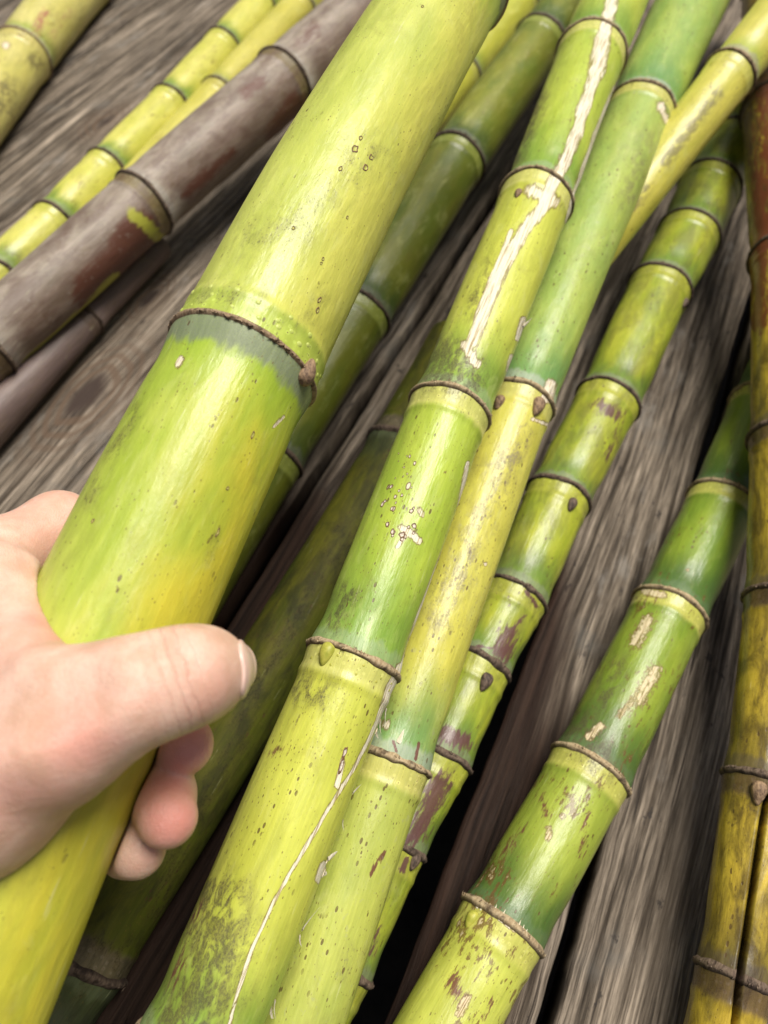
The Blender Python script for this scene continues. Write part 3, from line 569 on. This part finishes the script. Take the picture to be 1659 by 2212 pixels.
for q in range(34):
    f = rng.random(); x0 = 868 + 26 * math.sin(q * 1.7) + rng.normal() * 16; y0 = 975 + 195 * f
    r0 = rng.uniform(.00035, .0011) * (.6 + .5 * f); lesion(B_, x0, y0, r0 * 1.25, r0 * .8)
for (x, y, a, b) in [(745, 1625, .0022, .0007), (738, 1655, .0026, .0008)]: lesion(B_, x, y, a, b)

# root primordia: rows of little pale bumps above the held stalk's scar
def root_dots(C, s0, rows, rad, mat):
    i0 = np.argmin(np.abs(C.S - s0)); V = []; F = []; n = C.V.shape[1]
    for (off, step, sh) in rows:
        i = np.argmin(np.abs(C.S - (s0 + C.sg * off)))
        for j in range(sh, n, step):
            if random.random() < .12: continue
            jj = (j + random.randint(-1, 1)) % n; ii = i + random.randint(-1, 1)
            p = C.V[ii, jj]; nn = C.rd[ii, jj]; tt = C.T[ii]; bb = np.cross(nn, tt); k0 = len(V); rr = rad * random.uniform(.7, 1.2)
            for (q, h) in ((1.0, -.05), (.75, .13), (.35, .26)):
                for a in range(8):
                    an = a * math.pi / 4; V.append(p + (math.cos(an) * bb + math.sin(an) * tt) * rr * q + nn * rr * h)
            V.append(p + nn * rr * .22)
            for l in range(2):
                for a in range(8): F.append([k0 + l * 8 + a, k0 + l * 8 + (a + 1) % 8, k0 + l * 8 + 8 + (a + 1) % 8, k0 + l * 8 + 8 + a])
            for a in range(8): F.append([k0 + 16 + a, k0 + 16 + (a + 1) % 8, k0 + 24])
    o = link_mesh('root_dots', np.array(V) - C.base, F, mat, C.root); o['kind'] = 'stuff'
    return o
dotm = mat_simple('root_dot', (.44, .53, .09), (.54, .59, .17), 900, .45, .2, .0002)
root_dots(A, A.ns[np.argmin(np.abs(A.ns - A.ns[1 if len(A.ns) > 1 else 0]))], [(.0032, 7, 0), (.0060, 7, 3), (.0085, 9, 1)], .00085, dotm)
root_dots(B_, B_.ns[np.argmin(np.abs(B_.px[[np.argmin(np.abs(B_.S - q)) for q in B_.ns], 88, 1] - 1427))], [(.0035, 13, 0), (.0062, 15, 5)], .0005, bud_green)

# ------------------------------------------------------------------ the hand: one continuous skin from a smooth union of tapered capsules
def smin(a, b, k):
    h = np.clip(.5 + .5 * (b - a) / k, 0, 1); return b * (1 - h) + a * h - k * h * (1 - h)
def cone(P, a, b, ra, rb):
    ab = b - a; t = np.clip(((P - a) @ ab) / (ab @ ab), 0, 1)
    return np.linalg.norm(P - a - t[..., None] * ab, axis=-1) - (ra + (rb - ra) * t)
D3 = lambda x, y, d: at_depth(x, y, d)
CH = dict(
  thumb=[(D3(-330, 1840, .166), .021), (D3(-60, 1690, .160), .0195), (D3(135, 1562, .155), .0150), (D3(275, 1500, .154), .0108), (D3(392, 1464, .1585), .0098), (D3(438, 1452, .166), .0088), (D3(482, 1444, .178), .0075)],
  index=[(D3(-130, 1310, .190), .0125), (D3(0, 1215, .203), .0115), (D3(128, 1142, .220), .0105), (D3(270, 1225, .236), .0095), (D3(395, 1395, .222), .0082), (D3(462, 1450, .203), .0074)],
  middle=[(D3(-150, 1420, .205), .0120), (D3(80, 1490, .221), .0100), (D3(230, 1560, .224), .0090), (D3(338, 1594, .210), .0092), (D3(370, 1602, .201), .0088), (D3(394, 1608, .191), .0080)],
  ring=[(D3(-200, 1580, .205), .0115), (D3(25, 1620, .216), .0095), (D3(165, 1648, .219), .0087), (D3(314, 1668, .205), .0090), (D3(345, 1716, .190), .0084), (D3(361, 1765, .180), .0074)],
  little=[(D3(-260, 1730, .200), .0105), (D3(-30, 1765, .207), .0085), (D3(110, 1785, .210), .0078), (D3(245, 1800, .200), .0076), (D3(278, 1822, .192), .0075), (D3(296, 1834, .186), .0072)])
PALM = [(D3(-130, 1310, .190), D3(-520, 1700, .178), .0150, .0200), (D3(-150, 1430, .200), D3(-560, 1760, .182), .014, .020), (D3(-200, 1580, .200), D3(-580, 1850, .184), .014, .02), (D3(-260, 1730, .196), D3(-560, 1950, .182), .013, .019),
        (D3(-30, 1300, .183), D3(-200, 1560, .166), .0105, .0150), (D3(40, 1425, .166), D3(0, 1270, .186), .0092, .0092), (D3(-200, 1560, .170), D3(-480, 1720, .168), .016, .02)]
WR = D3(-560, 1840, .178); EL = WR + np.array([-.13, -.15, -.035])
HR = .00095
allp = np.array([p for ch in CH.values() for p, _ in ch] + [WR + (EL - WR) * .75])
lo = allp.min(0) - .03; hi = allp.max(0) + .03
ax = [np.arange(lo[k], hi[k], HR) for k in range(3)]
GX = np.stack(np.meshgrid(*ax, indexing='ij'), -1).astype(np.float32)
def chain_sdf(P, ch, k=.004):
    d = None
    for (a, ra), (b, rb) in zip(ch[:-1], ch[1:]):
        q = cone(P, a.astype(np.float32), b.astype(np.float32), ra, rb); d = q if d is None else smin(d, q, k)
    return d
def cane_sdf(P):
    i = np.arange(0, len(A.S), 12); d = np.full(P.shape[:-1], 1e3, np.float32)
    c0 = A.P0[i[0]]; pts = A.P0[i]; rads = A.R[i].mean(1)
    k = np.where((pts[:, 2] > lo[2] - .1))[0]
    # the stalk is almost straight: one tapered segment per few centimetres
    k = k[::6]
    for a, b in zip(k[:-1], k[1:]):
        d = np.minimum(d, cone(P, pts[a].astype(np.float32), pts[b].astype(np.float32), float(rads[a]), float(rads[b])))
    return d
def hand_sdf(P):
    d = None
    for (a, b, ra, rb) in PALM:
        q = cone(P, a.astype(np.float32), b.astype(np.float32), ra, rb); d = q if d is None else smin(d, q, .012)
    d = smin(d, cone(P, WR.astype(np.float32), EL.astype(np.float32), .027, .036), .02)
    th = smin(d, chain_sdf(P, CH['thumb'], .006), .009)
    fg = None
    for k in ('index', 'middle', 'ring', 'little'):
        q = chain_sdf(P, CH[k]); fg = q if fg is None else smin(fg, q, .0004)
    # the folds between thumb and fingers stay sharp, knuckles flow into the palm
    d = smin(th, smin(d, fg, .006), .0005)
    v = cone(P, D3(-90, 1522, .1365).astype(np.float32), D3(150, 1470, .1375).astype(np.float32), .0095, .0070)
    d = -smin(-d, v, .007)
    c = cane_sdf(P) - .0001
    kk = .0012; h = np.clip(.5 - .5 * (d + c) / kk, 0, 1)
    return d * (1 - h) + (-c) * h + kk * h * (1 - h)
def surface_nets(f, org, hs):
    s = f < 0; nx, ny, nz = f.shape
    cs = np.stack([s[i:nx - 1 + i, j:ny - 1 + j, k:nz - 1 + k] for i in (0, 1) for j in (0, 1) for k in (0, 1)], -1)
    act = cs.any(-1) & ~cs.all(-1); del cs
    idx = np.full(act.shape, -1, np.int64); cells = np.argwhere(act); idx[act] = np.arange(len(cells))
    acc = np.zeros((len(cells), 3)); cnt = np.zeros(len(cells)); cor = [(i, j, k) for i in (0, 1) for j in (0, 1) for k in (0, 1)]
    val = {c: f[cells[:, 0] + c[0], cells[:, 1] + c[1], cells[:, 2] + c[2]] for c in cor}
    for a in cor:
        for axn in range(3):
            if a[axn] == 1: continue
            b = list(a); b[axn] = 1; b = tuple(b); va, vb = val[a], val[b]; m = (va < 0) != (vb < 0)
            t = np.where(m, va / np.where(m, va - vb, 1), 0); p = np.array(a, float)[None] + t[:, None] * (np.array(b) - np.array(a))[None]
            acc += np.where(m[:, None], p, 0); cnt += m
    V = (cells + acc / cnt[:, None]) * hs + org
    F = []
    for axn in range(3):
        o1, o2 = [(1, 2), (2, 0), (0, 1)][axn]
        a = s.take(range(0, s.shape[axn] - 1), axn); b = s.take(range(1, s.shape[axn]), axn); e = np.argwhere(a != b)
        e = e[(e[:, o1] > 0) & (e[:, o2] > 0) & (e[:, o1] < act.shape[o1]) & (e[:, o2] < act.shape[o2])]
        flip = a[e[:, 0], e[:, 1], e[:, 2]]; q = []
        for (da, db) in ((1, 1), (0, 1), (0, 0), (1, 0)):
            c = e.copy(); c[:, o1] -= da; c[:, o2] -= db; q.append(idx[c[:, 0], c[:, 1], c[:, 2]])
        q = np.stack(q, 1); q = np.where(flip[:, None], q, q[:, ::-1]); F.append(q)
    return V, np.concatenate(F)
def relax(V, F, it, lam=.5):
    e = np.concatenate([F[:, [0, 1]], F[:, [1, 2]], F[:, [2, 3]], F[:, [3, 0]]])
    e = np.unique(np.sort(e, 1), axis=0)
    deg = np.bincount(e.ravel(), minlength=len(V))[:, None]
    for _ in range(it):
        a = np.zeros_like(V); np.add.at(a, e[:, 0], V[e[:, 1]]); np.add.at(a, e[:, 1], V[e[:, 0]])
        V = V + lam * (a / np.maximum(deg, 1) - V)
    return V
fh = hand_sdf(GX)
HV, HF = surface_nets(fh, lo, HR); HV = relax(HV, HF, 2)
def near(V, pts, s): return np.max([np.exp(-((np.linalg.norm(V - p, axis=1)) / s) ** 2) for p in pts], 0)
red = np.maximum.reduce([near(HV, [D3(372, 1770, .174), D3(360, 1735, .180)], .0100), .9 * near(HV, [D3(405, 1605, .187), D3(420, 1590, .187)], .0110), .7 * near(HV, [D3(160, 1590, .141)], .010), .5 * near(HV, [D3(450, 1470, .155)], .007), .45 * near(HV, [D3(40, 1700, .142)], .016), .4 * near(HV, [D3(300, 1500, .143)], .007),
        .75 * near(HV, [D3(70, 1340, .172), D3(88, 1375, .168), D3(112, 1396, .164), D3(150, 1414, .158), D3(75, 1345, .166)], .0050), .25 * near(HV, [D3(60, 1180, .20)], .012)])
t = NT('skin'); tcO = t.attr('rest', True)
pn = t.noise(tcO, 120, 4, .6); pf = t.noise(tcO, 900, 3, .6); vd, vk = t.voro(tcO, 2300)
sc = t.mix(t.step(pn, .3, .7), (.60, .375, .27), (.76, .53, .42))
sc = t.mix(t.step(t.noise(tcO, 48, 3, .5), .40, .68, 0, .35), sc, (.70, .36, .29))
sc = t.mix(t.step(pf, .45, .7, 0, .3), sc, (.66, .36, .28))
sc = t.mix(t.step(t.math('ADD', t.attr('red'), t.math('MULTIPLY', t.math('SUBTRACT', pn, .5), .5)), .1, 1.1, 0, .6), sc, (.72, .20, .17))
wr = t.noise(t.vmul(tcO, (1, 1, 1)), 420, 3, .6, .6)
t.b.inputs['Subsurface Weight'].default_value = .25; t.b.inputs['Subsurface Radius'].default_value = (1, .35, .2); t.b.inputs['Subsurface Scale'].default_value = .004
cw = t.math('SINE', t.math('ADD', t.math('MULTIPLY', t.attr('tax'), 2600.0), t.math('MULTIPLY', t.noise(tcO, 200, 3, .6), 7.0)))
cr = t.math('MULTIPLY', t.step(cw, .55, 1.0), t.attr('kn'))
ln = t.noise(t.vmul(tcO, (1, .35, 1)), 1300, 3, .6)
sc = t.mix(t.math('MULTIPLY', cr, .30), sc, (.50, .22, .16))
skin = t.fin(sc, t.step(pf, .3, .7, .40, .55), t.bump(t.math('MULTIPLY', cr, -1.0), .6, .0005, t.bump(t.math('ADD', vd, ln), .35, .0003, t.bump(wr, .22, .0007))), .45)
hbase = WR + (EL - WR) * .5
hand = empty('hand', tuple(hbase)); tag(hand, 'bare left hand gripping the thick stalk, thumb over the front, fingertips curled round', 'hand')
tA, tB = CH['thumb'][2][0], CH['thumb'][5][0]; tax = (HV - tA) @ unit(tB - tA); tl = np.linalg.norm(HV - tA - tax[:, None] * unit(tB - tA), axis=1)
ipx = float((CH['thumb'][4][0] - tA) @ unit(tB - tA))
knk = (np.exp(-((tax - ipx + .001) / .0045) ** 2) ) * .55 * (tl < .02)
link_mesh('skin', HV - hbase, HF, skin, hand, True, dict(red=red, rest=HV - hbase, tax=tax, kn=np.clip(knk, 0, 1)))
# thumb nail: a thin plate following the skin
ipj, tipj = CH['thumb'][4][0], CH['thumb'][6][0]
axn = unit(tipj - ipj); camr = np.array([1.0, 0, 0]); camu = np.array([0, _c, _s]); camf = np.array([0, _s, -_c])
dors = camr * .68 + camu * .16 - camf * .72; dors = unit(dors - (dors @ axn) * axn); lat = np.cross(axn, dors)
nc = ipj + axn * .0140 + dors * .0090
nl = .0003; nlo = nc - .013; nax = [np.arange(nlo[k], nlo[k] + .026, nl) for k in range(3)]
NX = np.stack(np.meshgrid(*nax, indexing='ij'), -1).astype(np.float32)
q = NX - nc.astype(np.float32); la = q @ axn; lb = q @ lat; lc = q @ dors
se = ((np.abs(la) / .0088) ** 3 + (np.abs(lb) / .0066) ** 3 + (np.abs(lc) / .0048) ** 4)
fn = np.maximum(hand_sdf(NX) - .00055, (se ** (1 / 3.) - 1) * .005)
NV, NF = surface_nets(fn, nlo, nl); NV = relax(NV, NF, 2)
nt = NT('nail'); nm = nt.fin((.72, .50, .42), .38, None, .5); nt.b.inputs['Subsurface Weight'].default_value = .2; nt.b.inputs['Subsurface Radius'].default_value = (1, .4, .3); nt.b.inputs['Subsurface Scale'].default_value = .002
link_mesh('thumb_nail', NV - hbase, NF, nm, hand)
